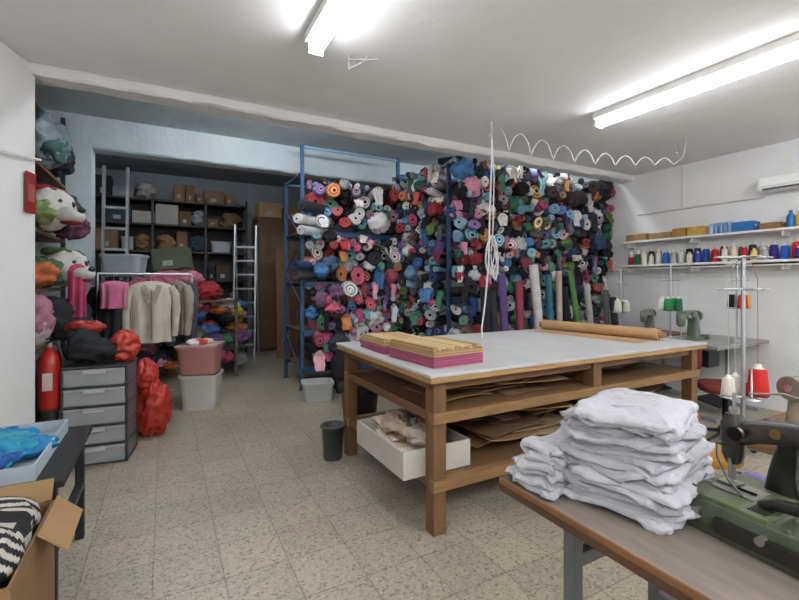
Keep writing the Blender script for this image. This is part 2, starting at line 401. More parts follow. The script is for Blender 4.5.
def cone(q,x,y,z,c,h=.15,r=.04):
    q.lathe([(r*.8,0),(r,.006),(r*.97,.02),(r*.78,h*.8),(r*.6,h*.86),(r*.36,h*.87),(r*.28,h),(.002,h)],c,'cloth',12,(x,y,z),
            [sh(c,.8),c,c,sh(c,.9),H('d8d2c4'),H('d8d2c4'),H('b8b2a4')])
q=B('wall_shelf'); q.box(5.68,5.9,.6,3.9,1.955,1.98,WHITE,'paint')
for y in (1.2,2.1,3.0,3.85): q.box(5.72,5.9,y-.01,y+.01,1.90,1.955,WHITE,'paint'); q.box(5.885,5.9,y-.012,y+.012,1.78,1.955,WHITE,'paint')
q.done(.002)
q=B('wall_shelf'); q.box(5.68,5.9,.6,3.9,1.60,1.625,WHITE,'paint'); q.box(5.68,5.69,.6,3.9,1.59,1.65,WHITE,'paint')
for y in (1.2,2.1,3.0,3.85): q.box(5.72,5.9,y-.01,y+.01,1.545,1.60,WHITE,'paint')
q.done(.002)
q=B('thread_cones')
tcol=['e8e4da','d8d0bc','c8c4ba','1d1d20','9a8a50','c8c4ba','20603c','d8d4ca','23232a','402a6a','284a9a','c02820','8a1420','d0c8b0','1f6a8a','33333a','c0c0c0','3a2a7a','205ab0','c01e28','18181c','6a7a30','d8c060','b01c24','a8a8a8']
y=3.84;i=0
while y>.8:
    c=H(tcol[i%len(tcol)]); cone(q,5.81,y,1.626,c,R.choice([.2,.22,.24]),.045)
    if R.random()<.7: cone(q,5.73,y-.045,1.626,H(R.choice(tcol)),R.choice([.16,.2]),.038)
    y-=.096; i+=1
q.done()
def closedbox(q,x0,x1,y0,y1,z0,z1,c,tape=None):
    q.box(x0,x1,y0,y1,z0,z1,c,'paper'); ym=(y0+y1)/2
    q.box(x0-.001,x1+.001,ym-.02,ym+.02,z1-.04,z1+.001,tape or sh(c,1.25),'paper')
    w=x1-x0; q.box(x0+w*.3,x0+w*.6,y0-.002,y0,z0+.05,z0+.05+(z1-z0)*.25,H('a8a8a4'),'paper')
q=B('shelf_boxes')
closedbox(q,5.70,5.88,3.56,3.85,1.981,2.07,H('98754c')); closedbox(q,5.70,5.88,3.24,3.52,1.981,2.06,H('a3835a'))
closedbox(q,5.70,5.88,2.86,3.04,1.981,2.09,H('c09a50')); closedbox(q,5.70,5.88,3.06,3.22,1.981,2.09,H('a8783c'))
closedbox(q,5.70,5.88,2.36,2.56,1.981,2.09,H('2b6cb0')); closedbox(q,5.71,5.88,2.12,2.3,1.981,2.05,H('8b6b42'))
q.done()
q=B('thread_jars')
for y in (2.80,2.75,2.70,2.65,2.60):
    c=H(R.choice(['6a94c8','9ab4d4','3a6aa8']))
    q.lathe([(.022,0),(.024,.01),(.024,.10),(.018,.11),(.02,.11),(.02,.13),(.002,.132)],c,'plastic',12,(5.77,y,1.981))
for y in (2.05,1.97,1.9):
    q.lathe([(.035,0),(.037,.01),(.037,.12),(.015,.15),(.015,.18),(.002,.18)],H(R.choice(['e0b840','2a6ab0','e8e8e8'])),'plastic',12,(5.77,y,1.981))
q.done()
q=B('air_conditioner'); q.box(5.7,5.9,1.45,2.32,2.40,2.54,H('e8e8e8'),'plastic'); q.box(5.685,5.7,1.47,2.3,2.44,2.53,H('f0f0f0'),'plastic'); q.box(5.69,5.72,1.5,2.27,2.402,2.42,H('4a4a4c'),'plastic'); q.done(.012)
q=B('wall_conduit'); q.tube([(5.885,y,2.36) for y in (3.8,3,2.32)],.012,H('d0cec8')); q.tube([(5.885,3.2,2.36),(5.885,3.2,2.9)],.008,H('d0cec8')); q.done()

q=B('coiled_power_cable'); wc=H('d0d0ce')
pts=[]
A=Vector((2.72,3.2,2.84)); Z=Vector((4.75,2.62,2.68))
for i in range(151):
    t=i/150; p=A.lerp(Z,t); p.z-=.08*math.sin(math.pi*t)
    am=.10*(1-.75*t)
    p.z+=am*math.sin(t*2*math.pi*9)-.05*(1-t); p.y+=am*.4*math.cos(t*2*math.pi*9); pts.append(p)
q.tube(pts,.007,wc,'plastic'); q.tube([Z,(4.85,2.62,2.75),(4.9,2.62,2.92)],.006,wc,'plastic')
q.tube([(4.9,2.7,2.925),(4.9,2.7,2.76),(4.72,2.62,2.77)],.008,wc,'paint')
q.tube([(2.72,3.2,2.925),(2.72,3.2,2.5),(2.70,3.2,2.1),(2.67,3.18,1.6),(2.60,3.15,1.2),(2.52,3.1,.98),(2.45,3.0,.915)],.008,wc,'plastic')
q.tube([(2.72,3.2,2.85),(2.76,3.21,2.4),(2.74,3.2,1.95),(2.72,3.2,1.7)],.006,wc,'plastic')
for k in range(5):
    q.tube([(2.70+.05*math.sin(a)+.01*k,3.19+.03*math.cos(a+k),1.68-.17*math.cos(a)-.02*k) for a in [2*math.pi*j/16 for j in range(17)]],.006,wc,'plastic')
q.done()
q=B('ceiling_bracket')
q.at(1.17,2.68,2.93,-.5); bc_=H('a8a6a2')
q.box(-.10,.10,-.005,.005,-.035,-.027,bc_); q.box(-.10,-.092,-.005,.005,-.10,0,bc_); q.obox((-.03,0,-.062),(.14,.007,.007),bc_,ry=-.45); q.box(.02,.028,-.005,.005,-.035,0,bc_); q.done()
q=B('wall_cable'); q.tube([(-.985+.303*(y-3.25)+.015,y,2.28-.08*math.sin((y-2.4)*2)) for y in [2.4+k*.1 for k in range(16)]],.008,WHITE,'plastic'); q.done()
q=B('fire_extinguisher_sign'); q.at(-.83,3.80,1.88,math.radians(-16.9)); q.box(.006,.012,-.02,.09,0,.28,H('8a2420'),'plastic'); q.box(.012,.014,.0,.07,.08,.20,H('a05850'),'plastic'); q.done()

# ---------------- fabric rolls
DK=['15151a','1a1a22','20242e','101014','2a2a38','262a34','1e2430','30303a','24202a','18202a']
PAL=DK+['e4e2e0','d8d6d4','2a4a7a','2a5a9a','3c7eb8','8a1c24','b02a34','c84a74','d688a8','5a3a76','8a6aa4','2a6a50','4a9070','5a7a34','c89038','c0703a','5a9aaa','80b8c8','7a5a4c','b89a7c','9a9aa0','3a3a44','a03a60','d8b8c0','2a5254','c8c8cc','a8b0b8','c84848','70a0c8','e8e0d8','5a5e68','4a3038']
PALB=DK[:5]+['e694b4','d8547a','e8e6e4','3c7eb8','b02a34','7ab8c0','8a6aa4','d8803a','e8e8e6','2a4a7a','4a9a7a','f0b0c0','9a9aa0','c84a80','d05a6a','b8c0c8','d8dce0','8a5a80','4a6a8a','f0e0e0','e8a8b8','d0d4d8']
def roll(q,p,d,r,L,c,rn,n=14,xmax=5.86):
    p=Vector(p);d=Vector(d).normalized()
    if d.x>0 and p.x+d.x*L>xmax: L=max(.05,(xmax-p.x)/d.x)
    a=d.cross(Vector((0,0,1)) if abs(d.z)<.9 else Vector((1,0,0))).normalized(); b=d.cross(a)
    ec=rn.uniform(.7,1); ex=rn.uniform(.85,1.15); sd=rn.uniform(0,50); ro=rn.uniform(0,3)
    ca,sa=math.cos(ro),math.sin(ro); a,b=a*ca+b*sa,b*ca-a*sa
    def ring(pp,rr): return [pp+a*(rr*ex*math.cos(k*2*math.pi/n)*(1+.2*noise.noise(Vector((k*.9,sd,0)))))+b*(rr*ec*math.sin(k*2*math.pi/n)*(1+.2*noise.noise(Vector((k*.9,sd,3))))) for k in range(n)]
    core=rn.choice([H('98805a'),H('2a241e'),sh(c,.35),sh(c,.6),H('b8b0a0')])
    off=(a*rn.uniform(-1,1)+b*rn.uniform(-1,1))*r*.15
    if rn.random()<.6:
        l2=sh(c,rn.uniform(.85,1.1)); cols=[c,c,sh(c,.8),l2,sh(c,.72),l2,core,H('0a0908')]
    else:
        light=sh(c,1.3); dark=sh(c,.5); c2=H(rn.choice(PAL)) if rn.random()<.3 else dark
        cols=[c,c,dark,light,c2,light,core,H('0a0908')]
    rs=[ring(p+d*L,r),ring(p+d*.02,r*1.0),ring(p,r*.97),ring(p-d*0.002,r*.82),ring(p+d*.006+off*.3,r*.68),ring(p-d*.004+off*.6,r*.48),ring(p+d*.003+off,r*.26),ring(p-d*.008+off,r*.2),ring(p+d*.02+off,r*.12)]
    q.rings(rs,c,'cloth',True,True,True,lambda i:cols[i])
def flap(q,p,d,c,rn,s=.1):
    p=Vector(p); d=Vector(d).normalized(); a=d.cross(Vector((0,0,1))).normalized()
    N=8;w=rn.uniform(.5,1.1)*s; Ln=rn.uniform(.08,.24); sd=rn.uniform(0,90); rs=[]
    for i in range(N+1):
        t=i/N; rr=[]
        for k in range(7):
            u=(k/6-.5)
            off=.035*noise.noise(Vector((k*1.1,t*2,sd)))+.02*math.sin(k*2.4+sd)
            rr.append(p-d*(.015+.05*math.sin(t*1.5)+off)+a*(u*2*w*(1-.3*t)+.03*noise.noise(Vector((t*2,sd,1))))+Vector((0,0,.03-Ln*t)))
        rs.append(rr)
    vs=[v for r_ in rs for v in r_]
    q.add(vs,[(i*7+k,i*7+k+1,(i+1)*7+k+1,(i+1)*7+k) for i in range(N) for k in range(6)],c,'cloth',True)
def fillface(q,org,ax,dep,W_,z0,z1,pal,rn,L=.5,rmin=.045,rmax=.085,messy=.35,prot=.12,tilt=(0,.4),wav=.03):
    org=Vector(org);ax=Vector(ax);dep=Vector(dep)
    z=z0; ph=rn.uniform(0,6)
    while z<z1-rmin*.9:
        x=rn.uniform(0,.08)
        rowr=rn.uniform(rmin,rmax)
        if z+2*rowr>z1+.02: rowr=max(rmin*.8,(z1-z)/2)
        while x<W_-rmin:
            r=rowr*rn.uniform(.6,1.3)
            if x+2*r>W_: r=max(.03,(W_-x)/2)
            c=desat(sh(H(rn.choice(pal)),rn.uniform(.75,1.1)),.15)
            pr=rn.uniform(-prot,.07)
            zz=min(z+rowr+rn.uniform(-.03,.03)+wav*math.sin(x*3+ph),z1-r*.6)
            p=org+ax*(x+r)+dep*pr+Vector((0,0,zz))
            d=(dep+ax*rn.uniform(*tilt)+Vector((0,0,rn.uniform(-.15,.22)))).normalized()
            k=rn.random()
            if k<messy*.5:
                q.sup(p+dep*.07,(r*1.3,r*1.2,r*1.1) ,c,'cloth',nu=20,nv=14,amp=r*.75,fr=1.0/r,seed=rn.uniform(0,60),ridge=True)
            else:
                roll(q,p,d,r,L,c,rn)
                if k<messy: flap(q,p,d,sh(c,1.05),rn,r)
            x+=2*r*.93
        z+=rowr*1.6
def rack(name,xa,xb,ya,yb,h,levels,cols=(BLUE,),nx=1,board=True,u=.022,hb=None):
    q=B(name); c=cols[0]; hb=hb or h
    for i in range(nx+1):
        x=xa+(xb-xa)*i/nx
        for y,hh in ((ya,h),(yb,hb)):
            q.box(x-u,x+u,y-.02,y+.02,0,hh,c,'paint'); q.box(x-.04,x+.04,y-.035,y+.035,0,.008,c)
            for k in range(int(hh/.15)): q.box(x-.006,x+.006,y-.0215,y+.0215,.1+k*.15,.13+k*.15,sh(c,.25))
        z=.2;s=1
        while z<hb-.5:
            a,b_=(ya,yb) if s>0 else (yb,ya); q.cyl((x,a,z),(x,b_,z+.45),.008,None,sh(c,1.1),n=6); z+=.45; s=-s
        q.cyl((x,ya,hb-.03),(x,yb,hb-.03),.012,None,c,n=6)
    for z in levels:
        for y in (ya,yb): q.box(xa,xb,y-.02,y+.016,z-.075,z-.01,c,'paint')
        if board: q.box(xa+.01,xb-.01,ya+.02,yb-.02,z-.025,z-.008,H('6a5640'),'woodx')
    return q
q=rack('storage_rack',1.58,3.0,5.6,6.45,3.22,[.3,.78,1.42,2.1],(H('284f7c'),),hb=2.88)
q.box(1.58,3.0,5.588,5.612,3.17,3.2,H('7fa2bd'),'paint'); q.box(1.58,3.0,6.438,6.462,2.84,2.87,H('7fa2bd'),'paint')
q.done()
rn=random.Random(11)
q=B('fabric_rolls')
for z0,z1 in ((.31,.74),(.79,1.38),(1.43,2.06),(2.11,2.74)):
    fillface(q,(1.62,5.58,z0),(1,0,0),(0,1,0),1.36,0,z1-z0,PALB,rn,.8,.055,.1,.35,.24,(.05,.45))
fillface(q,(1.75,5.42,.45),(1,0,0),(0,1,0),1.2,0,.75,PALB,rn,.15,.06,.09,.6,.1,(.1,.5))
for x,y,z,c in ((1.62,5.3,2.2,'d0cecb'),(1.66,5.25,2.36,'2a2a30'),(1.6,5.35,1.62,'24365a'),(1.62,5.4,1.5,'4a4a52'),(1.66,5.3,2.06,'b8bdc2')):
    roll(q,(x-.18,y+.02,z),(.75,.6,.03),.065,.75,H(c),rn)
q.done()
L2=[.2,.72,1.24,1.78,2.30]
q=rack('storage_rack',3.04,5.82,4.36,5.5,2.86,L2,(H('233c5c'),),2)
q.done()
q=B('fabric_rolls')
tops=L2[1:]+[2.90]
for z0,z1 in zip(L2,tops):
    g=.0
    fillface(q,(2.98,4.22,z0),(1,0,0),(0,1,0),2.86,0,z1-z0-g,PAL,rn,.6,.045,.085,.5,.12,(.1,1.1),.04)
    fillface(q,(2.98,4.45,z0),(0,1,0),(1,0,0),1.1,0,z1-z0-g,PAL,rn,.3,.05,.085,.45,.10,(.3,1.4),.04)
q.done()
q=B('upright_fabric_rolls')
for x,y,h,r,c,lx in ((3.50,3.82,1.5,.05,'5a4480',0),(3.2,3.8,1.35,.05,'20242e',.03),(3.34,3.78,1.3,.045,'2a2a38',-.02),(3.7,3.8,1.42,.05,'8a3048',.05),(4.05,3.78,1.62,.055,'c0bebc',-.08),(4.22,3.8,1.5,.045,'2c6a7a',.03),(4.36,3.82,1.55,.04,'b0a098',.1),(4.58,3.8,1.35,.05,'1a1a22',-.05),(4.86,3.8,1.55,.04,'4a7a44',-.22),(5.08,3.82,1.4,.045,'a8a6a3',-.1),(5.28,3.8,1.3,.045,'5a5a60',.08),(5.5,3.8,1.2,.045,'3a3c46',0)):
    roll(q,(x+lx,y+.12,h),(-lx,-.12,-h),r,math.hypot(h,lx),desat(H(c),.1),rn)
q.done()

def heap(name,items,mat='cloth'):
    q=B(name)
    for k,(x,y,z,rx,ry,rz_,c) in enumerate(items):
        q.sup((x,y,z),(rx,ry,rz_),H(c),mat,nu=36,nv=22,amp=min(rx,ry)*.36,fr=1.1/max(rx,ry)+5,seed=k*1.7+x,ridge=True)
    return q.done()
def heap_auto(name,x0,x1,y0,y1,z0,z1,n,pal,s,rn):
    heap(name,[(rn.uniform(x0,x1),rn.uniform(y0,y1),z0+(z1-z0)*(i/n),s*rn.uniform(.7,1.3),s*rn.uniform(.7,1.3),s*rn.uniform(.4,.8),rn.choice(pal)) for i in range(n)])

# ---------------- left area
q=B('plastic_drawer_unit'); q.at(-.45,4.22,0,math.radians(-8))
fr=H('3a3d41')
for x in (-.22,.205):
    for y in (-.17,.155): q.box(x,x+.015,y,y+.015,0,.76,fr,'plastic')
    q.box(x+.004,x+.010,-.155,.155,.02,.74,H('5a5d61'),'plastic')
for i in range(6): q.box(-.22,.22,-.17,.17,.0+i*.149,.015+i*.149,fr,'plastic')
q.box(-.22,.22,.16,.17,0,.76,fr,'plastic')
for i in range(5):
    z=.02+i*.149
    q.box(-.20,.20,-.172,-.168,z,z+.12,H('c4c8cb'),'clear'); q.box(-.19,.19,-.165,.15,z,z+.01,H('8e8f92'),'plastic')
    q.box(-.20,.20,-.183,-.166,z+.108,z+.122,H('a0a3a6'),'plastic'); q.box(-.20,.20,-.180,-.168,z-.002,z+.008,H('8a8d90'),'plastic')
    q.box(-.07,.07,-.195,-.183,z+.09,z+.112,H('b0b2b4'),'plastic')
    for k in range(6):
        q.sup((-.15+k*.06,-.09+.03*(k%2),z+.05),(.045,.06,.04),H(R.choice(['8a8a8c','c0bcb8','4a5058','7a6a60','a09a94','3a3c42'])),'cloth',amp=.02,fr=12,seed=k+i*7,ridge=True)
q.M=Matrix.Identity(4); q.done(.002)
q=B('black_clothes_bag'); q.sup((-.50,4.22,.86),(.20,.15,.08),H('1c1d22'),'cloth',nu=36,nv=20,amp=.05,fr=9,seed=4,ridge=True); q.sup((-.58,4.28,.93),(.12,.12,.12),H('22252c'),'cloth',nu=30,nv=18,amp=.04,fr=9,seed=5,ridge=True); q.done()
q=B('red_plastic_bag')
q.sup((-.29,4.22,.88),(.10,.10,.12),H('b03426'),'plastic',nu=44,nv=28,amp=.045,fr=12,seed=6,ridge=True)
q.sup((-.56,4.32,1.04),(.13,.10,.05),H('a02e24'),'plastic',nu=36,nv=20,amp=.04,fr=12,seed=7,ridge=True)
q.done()
q=B('red_plastic_bag')
q.sup((-.10,4.62,.25),(.14,.16,.27),H('b03226'),'plastic',nu=56,nv=36,amp=.06,fr=9,seed=8,ridge=True)
q.sup((-.15,4.6,.56),(.09,.08,.14),H('b8382c'),'plastic',nu=36,nv=24,amp=.04,fr=14,seed=9,ridge=True); q.done()
q=B('fire_extinguisher'); q.at(-.765,4.14,.45)
q.lathe([(.06,0),(.072,.012),(.074,.04),(.074,.34),(.066,.39),(.04,.43),(.025,.44),(.025,.47),(.002,.47)],H('a41d16'),'enamel',24)
q.cyl((0,0,.47),(0,0,.50),.02,None,STEEL,'metal'); q.box(-.01,.01,-.09,.03,.50,.51,BLACK); q.box(-.01,.01,-.08,.03,.53,.54,BLACK)
q.tube([(0,.02,.49),(.05,-.02,.49),(.085,-.03,.38),(.08,-.03,.15),(.07,-.03,.08)],.009,BLACK,'plastic'); q.box(-.03,.03,-.077,-.073,.15,.28,H('c8b8b0'),'paper')
q.lathe([(.07,-.45),(.075,-.44),(.06,-.42),(.05,-.03),(.07,-.01),(.07,0)],H('3a3632'),'paint',16)
q.M=Matrix.Identity(4); q.done()

q=B('costume_rack'); wc=H('7a5c40')
for y in (4.45,5.75):
    for x in (-1.75,-.95): q.box(x-.02,x+.02,y-.02,y+.02,0,3.15,H('6a6c70'),'metal')
for z in (.25,.85,1.35,1.85,2.42,2.9): q.box(-1.77,-.93,4.43,5.77,z-.025,z,wc,'woody')
q.done()
def mascot(name,x,y,z,s,rz,c,acc,c2):
    q=B(name); q.at(x,y,z,rz,sc=s)
    q.sup((0,0,.22),(.24,.24,.22),c,'cloth',nu=32,nv=20,amp=.03,fr=8,seed=1)
    q.sup((0,-.22,.15),(.13,.15,.09),c,'cloth',nu=24,nv=14,amp=.015,fr=9)
    q.sup((0,-.36,.20),(.045,.03,.03),BLACK,'plastic',nu=14,nv=8)
    q.sup((0,-.25,.075),(.09,.10,.025),H('7a2a2c'),'cloth',nu=18,nv=8)
    for sx in (-1,1):
        q.sup((sx*.08,-.205,.27),(.028,.018,.035),BLACK,'plastic',nu=16,nv=10)
        q.sup((sx*.25,.02,.18),(.045,.10,.17),c2,'cloth',nu=22,nv=14,rx=.2,ry=sx*.25,amp=.02,fr=9)
    q.sup((0,.05,.40),(.20,.19,.06),acc,'cloth',nu=24,nv=12,amp=.03,fr=8)
    q.sup((.1,-.06,.36),(.08,.1,.05),c2,'cloth',nu=18,nv=10)
    q.M=Matrix.Identity(4); return q.done()
mascot('dog_mascot_head',-.90,4.78,1.86,.85,math.radians(60),H('c8c6c2'),H('9a2028'),H('1e1e22'))
mascot('dog_mascot_head',-.84,5.15,1.37,.80,math.radians(55),H('c4c2be'),H('4a5a34'),H('1e1e22'))
q=B('clear_bag_bundle')
q.sup((-.98,4.85,2.66),(.2,.33,.22),H('78868e'),'plastic',nu=48,nv=30,amp=.09,fr=7,seed=12,ridge=True)
q.sup((-.86,4.8,2.58),(.1,.2,.12),H('4a6a6a'),'cloth',nu=36,nv=20,amp=.05,fr=9,seed=15,ridge=True)
q.sup((-1.0,5.35,2.64),(.22,.26,.2),H('30343a'),'plastic',nu=36,nv=22,amp=.06,fr=7,seed=13,ridge=True); q.done()
heap('costume_bundle',[(-.95,5.4,2.10,.20,.25,.2,'3a3e46'),(-.86,5.5,1.98,.16,.2,.12,'6a4058'),(-1.0,4.6,1.48,.2,.2,.10,'b8683a'),(-.97,4.62,1.1,.14,.16,.2,'b0788a'),(-.95,4.6,1.0,.1,.12,.15,'c0b8b8'),(-.9,4.95,1.08,.16,.2,.18,'22262e'),(-.85,5.35,1.05,.2,.2,.18,'2a3a4e'),(-.97,4.68,2.0,.18,.18,.1,'7a8a5a'),(-.95,4.75,.5,.22,.25,.2,'2a2c32'),(-.9,5.3,.5,.22,.3,.2,'2c3038'),(-.98,5.0,1.5,.18,.16,.12,'4a6a44'),(-.84,5.5,1.5,.14,.14,.12,'1c1e22')])

q=B('garment_rack')
ax,ay,bx,by=-.62,5.5,.28,5.68
for x,y in ((ax,ay),(bx,by)):
    q.cyl((x,y,.06),(x,y,1.5),.013,None,STEEL,'metal'); q.cyl((x,y-.22,.06),(x,y+.22,.06),.013,None,STEEL,'metal')
    for s in (-.2,.2): q.lathe([(.01,0),(.025,.01),(.025,.04),(.01,.05)],BLACK,'plastic',10,(x,y+s,0))
q.cyl((ax,ay,1.5),(bx,by,1.5),.013,None,STEEL,'metal'); q.cyl((ax,ay,.15),(bx,by,.15),.01,None,STEEL,'metal')
gr=q.done()
def garment(name,x,y,ztop,w,ln,c,rz,sleeves=True,parent=None,dep=.07,seed=0,open_=False):
    q=B(name); q.at(x,y,0,rz)
    q.tube([(0,0,ztop+.0),(0,0,ztop+.05),(.02,0,ztop+.07),(.03,0,ztop+.05)],.003,STEEL,'metal')
    n=44; rs=[]
    for i in range(23):
        t=i/22
        if t<.12: ww=w/2*(.28+.72*(t/.12)**.6)
        else: ww=w/2*(1-.1*math.sin((t-.12)*3.2))
        z=ztop-ln*(t if t>=.12 else t*.7)
        dd=dep*(.35+.65*min(1,t/.15))
        fold=.02*min(1,t*1.5)
        rs.append([Vector((ww*se(math.cos(a),.8),dd*se(math.sin(a),.8)+fold*math.sin(a*7+seed+t*1.5)+fold*.6*math.sin(a*11+seed*2),z)) for a in [2*math.pi*k/n for k in range(n)]])
    q.rings(rs,c,'cloth')
    if sleeves:
        for s in (-1,1):
            pts=[(s*(w/2-.03),0,ztop-.06),(s*(w/2+.015),-.01,ztop-.15),(s*(w/2+.03),-.02,ztop-.32),(s*(w/2+.02),-.03,ztop-.5),(s*(w/2+.01),-.035,ztop-.6)]
            q.sweep(pts,[.045,.055,.046,.04,.036],[.045,.05,.044,.036,.034],(0,1,0),sh(c,.85),'cloth',n=14,e=.9)
    if open_:
        q.box(-.006,.006,-dep-.024,-dep-.014,ztop-ln+.03,ztop-.1,sh(c,.35),'cloth')
        for s in (-1,1): q.obox((s*.045,-dep-.014,ztop-.14),(.05,.012,.2),sh(c,.7),'cloth',ry=s*.3)
    q.M=Matrix.Identity(4); return q.done(parent=parent)
JR=math.radians(4)
garment('cream_jacket',-.13,5.40,1.42,.42,.66,H('bcb5a6'),JR,True,gr,.07,1,True)
garment('cream_jacket',.12,5.56,1.42,.34,.60,H('989084'),JR-.9,True,gr,.06,2,True)
garment('pink_blouse',-.46,5.32,1.42,.26,.28,H('bf6a8a'),JR,False,gr,.05,3)
garment('grey_coat',.22,5.66,1.42,.36,.8,H('4a4650'),JR-1.2,True,gr,.06,4)
garment('dark_coat',-.55,5.5,1.40,.34,.7,H('2c2e36'),JR-.9,True,gr,.06,5)
garment('pink_dress',-.72,5.0,1.58,.15,.5,H('b04468'),.3,False,None,.04,7)

def tub(q,x,y,z,w,d,h,c,mat='plastic',rz=0,ta=.88):
    M=q.M; q.M=Matrix.Translation((x,y,z))@Matrix.Rotation(rz,4,'Z')
    def rr(a,b,zz,n=24): return [Vector((a/2*se(math.cos(k*2*math.pi/n+.01),.3),b/2*se(math.sin(k*2*math.pi/n+.01),.3),zz)) for k in range(n)]
    q.rings([rr(w*ta,d*ta,0),rr(w*.98,d*.98,h-.03),rr(w*1.05,d*1.05,h-.03),rr(w*1.05,d*1.05,h),rr(w*.95,d*.95,h),rr(w*(ta-.04),d*(ta-.04),.02)],c,mat,smooth=False)
    q.M=M
q=B('white_storage_tub'); tub(q,.37,5.42,0,.40,.40,.38,H('c4c2be'),rz=-.3); q.done()
q=B('pink_storage_tub'); tub(q,.36,5.44,.385,.42,.40,.30,H('b07a74'),rz=-.35)
q.obox((.36,5.44,.70),(.43,.41,.02),H('c0a09a'),'plastic',rz=-.35)
for k in range(4): q.sup((.28+.05*k,5.4+.03*(k%2),.73),(.08,.09,.04),H(['e0d8d4','c0607a','c84838','c8b8b0'][k]),'cloth',amp=.02,fr=10,seed=k)
q.done()
q=B('white_storage_tub'); tub(q,1.62,5.08,0,.36,.3,.22,H('b8babb'),rz=-.2); q.done()
heap('black_sack',[(2.02,5.20,.3,.18,.12,.32,'202228'),(2.32,5.20,.25,.14,.12,.26,'26303c'),(2.6,5.22,.25,.14,.10,.26,'30343a'),(1.95,5.20,.62,.14,.10,.12,'303640')],'cloth')
q=B('grey_crate'); tub(q,-.40,5.82,1.52,.42,.3,.2,H('9aa2a8'),rz=-.3); q.box(-.6,-.2,5.68,5.94,1.47,1.52,H('5a5a5e')); q.box(-.42,-.38,5.86,5.90,0,1.47,H('5a5a5e')); q.done()

rn2=random.Random(5)
pal=['a8405a','b06070','2a2a30','a83a3a','b09838','3a6a9a','c8c4c0','6a4a7a','30343c','4a8060','a8602a','a8a8b0','b8809a','202228','3a3c44']
heap_auto('toy_and_fabric_heap',-.1,1.05,7.0,7.6,.12,1.1,80,pal,.13,rn2)
heap_auto('dark_fabric_heap',-.95,-.1,6.7,7.4,.15,1.1,30,['24262c','30343c','3a3240','4a2a30','2a3a4a','5a3a44'],.2,rn2)
heap('pink_fabric_heap',[(.05,7.05,1.42,.28,.22,.14,'c06880'),(.3,7.1,1.46,.2,.2,.11,'c87890'),(-.25,7.1,1.3,.22,.22,.16,'b05870'),(.55,7.1,1.28,.2,.2,.13,'a83038')])
q=B('clutter_shelf'); 
for x in (-.55,.95):
    for y in (6.95,7.5): q.box(x-.02,x+.02,y-.02,y+.02,0,1.25,H('5a4a3a'),'woodz')
q.box(-.57,.97,6.93,7.52,1.12,1.15,H('6a523a'),'woodx'); q.done()
q=B('green_grey_box'); q.at(.12,7.15,1.60,-.3,ry=-.12); closedbox(q,-.22,.22,-.18,.18,0,.3,H('5e6452')); q.M=Matrix.Identity(4); q.done(.004)

q=B('back_shelving_unit'); dc=H('2a2725')
for x in (-1.1,-.2,.7,1.45):
    for y in (9.2,9.7): q.box(x-.02,x+.02,y-.02,y+.02,0,3.05,dc)
lv=[.3,.9,1.45,2.0,2.5,2.95]
for z in lv: q.box(-1.12,1.47,9.18,9.72,z-.03,z,H('3a2e26'),'woodx')
q.box(-1.12,1.47,9.72,9.735,0,3.05,H('2e2823'),'woodz')
q.done()
q=B('stored_boxes'); bp=['8a6a48','7a5c40','8c7050','98a0a8','6a747c','4a3e34','b8b4ac','3a4a5a','8a7050','2c2c30','8a6252','a07c54','5a4838']
for z in lv:
    x=-1.08
    while x<1.15:
        w=min(rn2.uniform(.14,.44),1.5-x)
        y9=9.2+rn2.uniform(0,.1)
        k=rn2.random(); c=sh(H(rn2.choice(bp)),.8)
        hh=(rn2.uniform(.18,.38) if z>2.9 else rn2.uniform(.15,.42)*.9)
        if k<.62: closedbox(q,x,x+w-.02,y9,9.65,z+.001,z+hh,c)
        elif k<.8: tub(q,x+w/2,y9+.18,z+.001,w*.9,.34,hh*.7,sh(H('a8b0b8'),.8))
        elif k<.97:
            for j in range(3): q.sup((x+w/2+rn2.uniform(-.05,.05),y9+.1,z+.08+j*.07),(w*.4,.12,.08),c,'cloth',amp=.05,fr=9,seed=rn2.uniform(0,50),ridge=True)
        x+=w
q.done()
q=B('brown_cabinet')
bc=H('5a4230')
q.box(1.65,2.85,9.1,9.7,0,2.75,bc,'woodz')
for k in range(2): q.box(1.68+k*.6,2.22+k*.6,9.075,9.1,.08,2.7,H('664a32'),'woodz'); q.box(2.16+k*.1,2.18+k*.1,9.05,9.075,1.2,1.4,STEEL,'metal')
q.done(.005)
q=B('cabinet_boxes'); closedbox(q,1.7,2.15,9.15,9.6,2.752,3.05,CARD); closedbox(q,2.2,2.7,9.15,9.6,2.752,2.98,H('94744e')); q.done()
q=B('cardboard_panels')
for k,c in enumerate(('7a5c3e','644830','4f3a28')): q.obox((1.95+k*.22,8.2,1.02),(.24,.05,2.05),H(c),'paper',rx=-.08,rz=.1*k)
q.done()
def ladder(name,x,y,rz,h,w,aframe=True,lean=.1):
    q=B(name); q.at(x,y,0,rz)
    for s in (-1,1):
        q.obox((s*w/2*.9,h*lean/2*1.0,h/2),(.03,.06,h/math.cos(lean)),STEEL,'metal',rx=-lean)
        if aframe: q.obox((s*w/2*.9,h*lean*1.5+.06,h/2),(.025,.04,h),STEEL,'metal',rx=lean)
    n=int(h/.26)
    for i in range(1,n): z=i*.26; q.box(-w/2*.9,w/2*.9,z*lean-.04,z*lean+.05,z-.02,z+.01,STEEL,'metal')
    q.M=Matrix.Identity(4); return q.done()
ladder('step_ladder',1.28,8.4,-.3,2.5,.42)
ladder('extension_ladder',-.55,6.32,-.1,2.85,.28,False,.05)

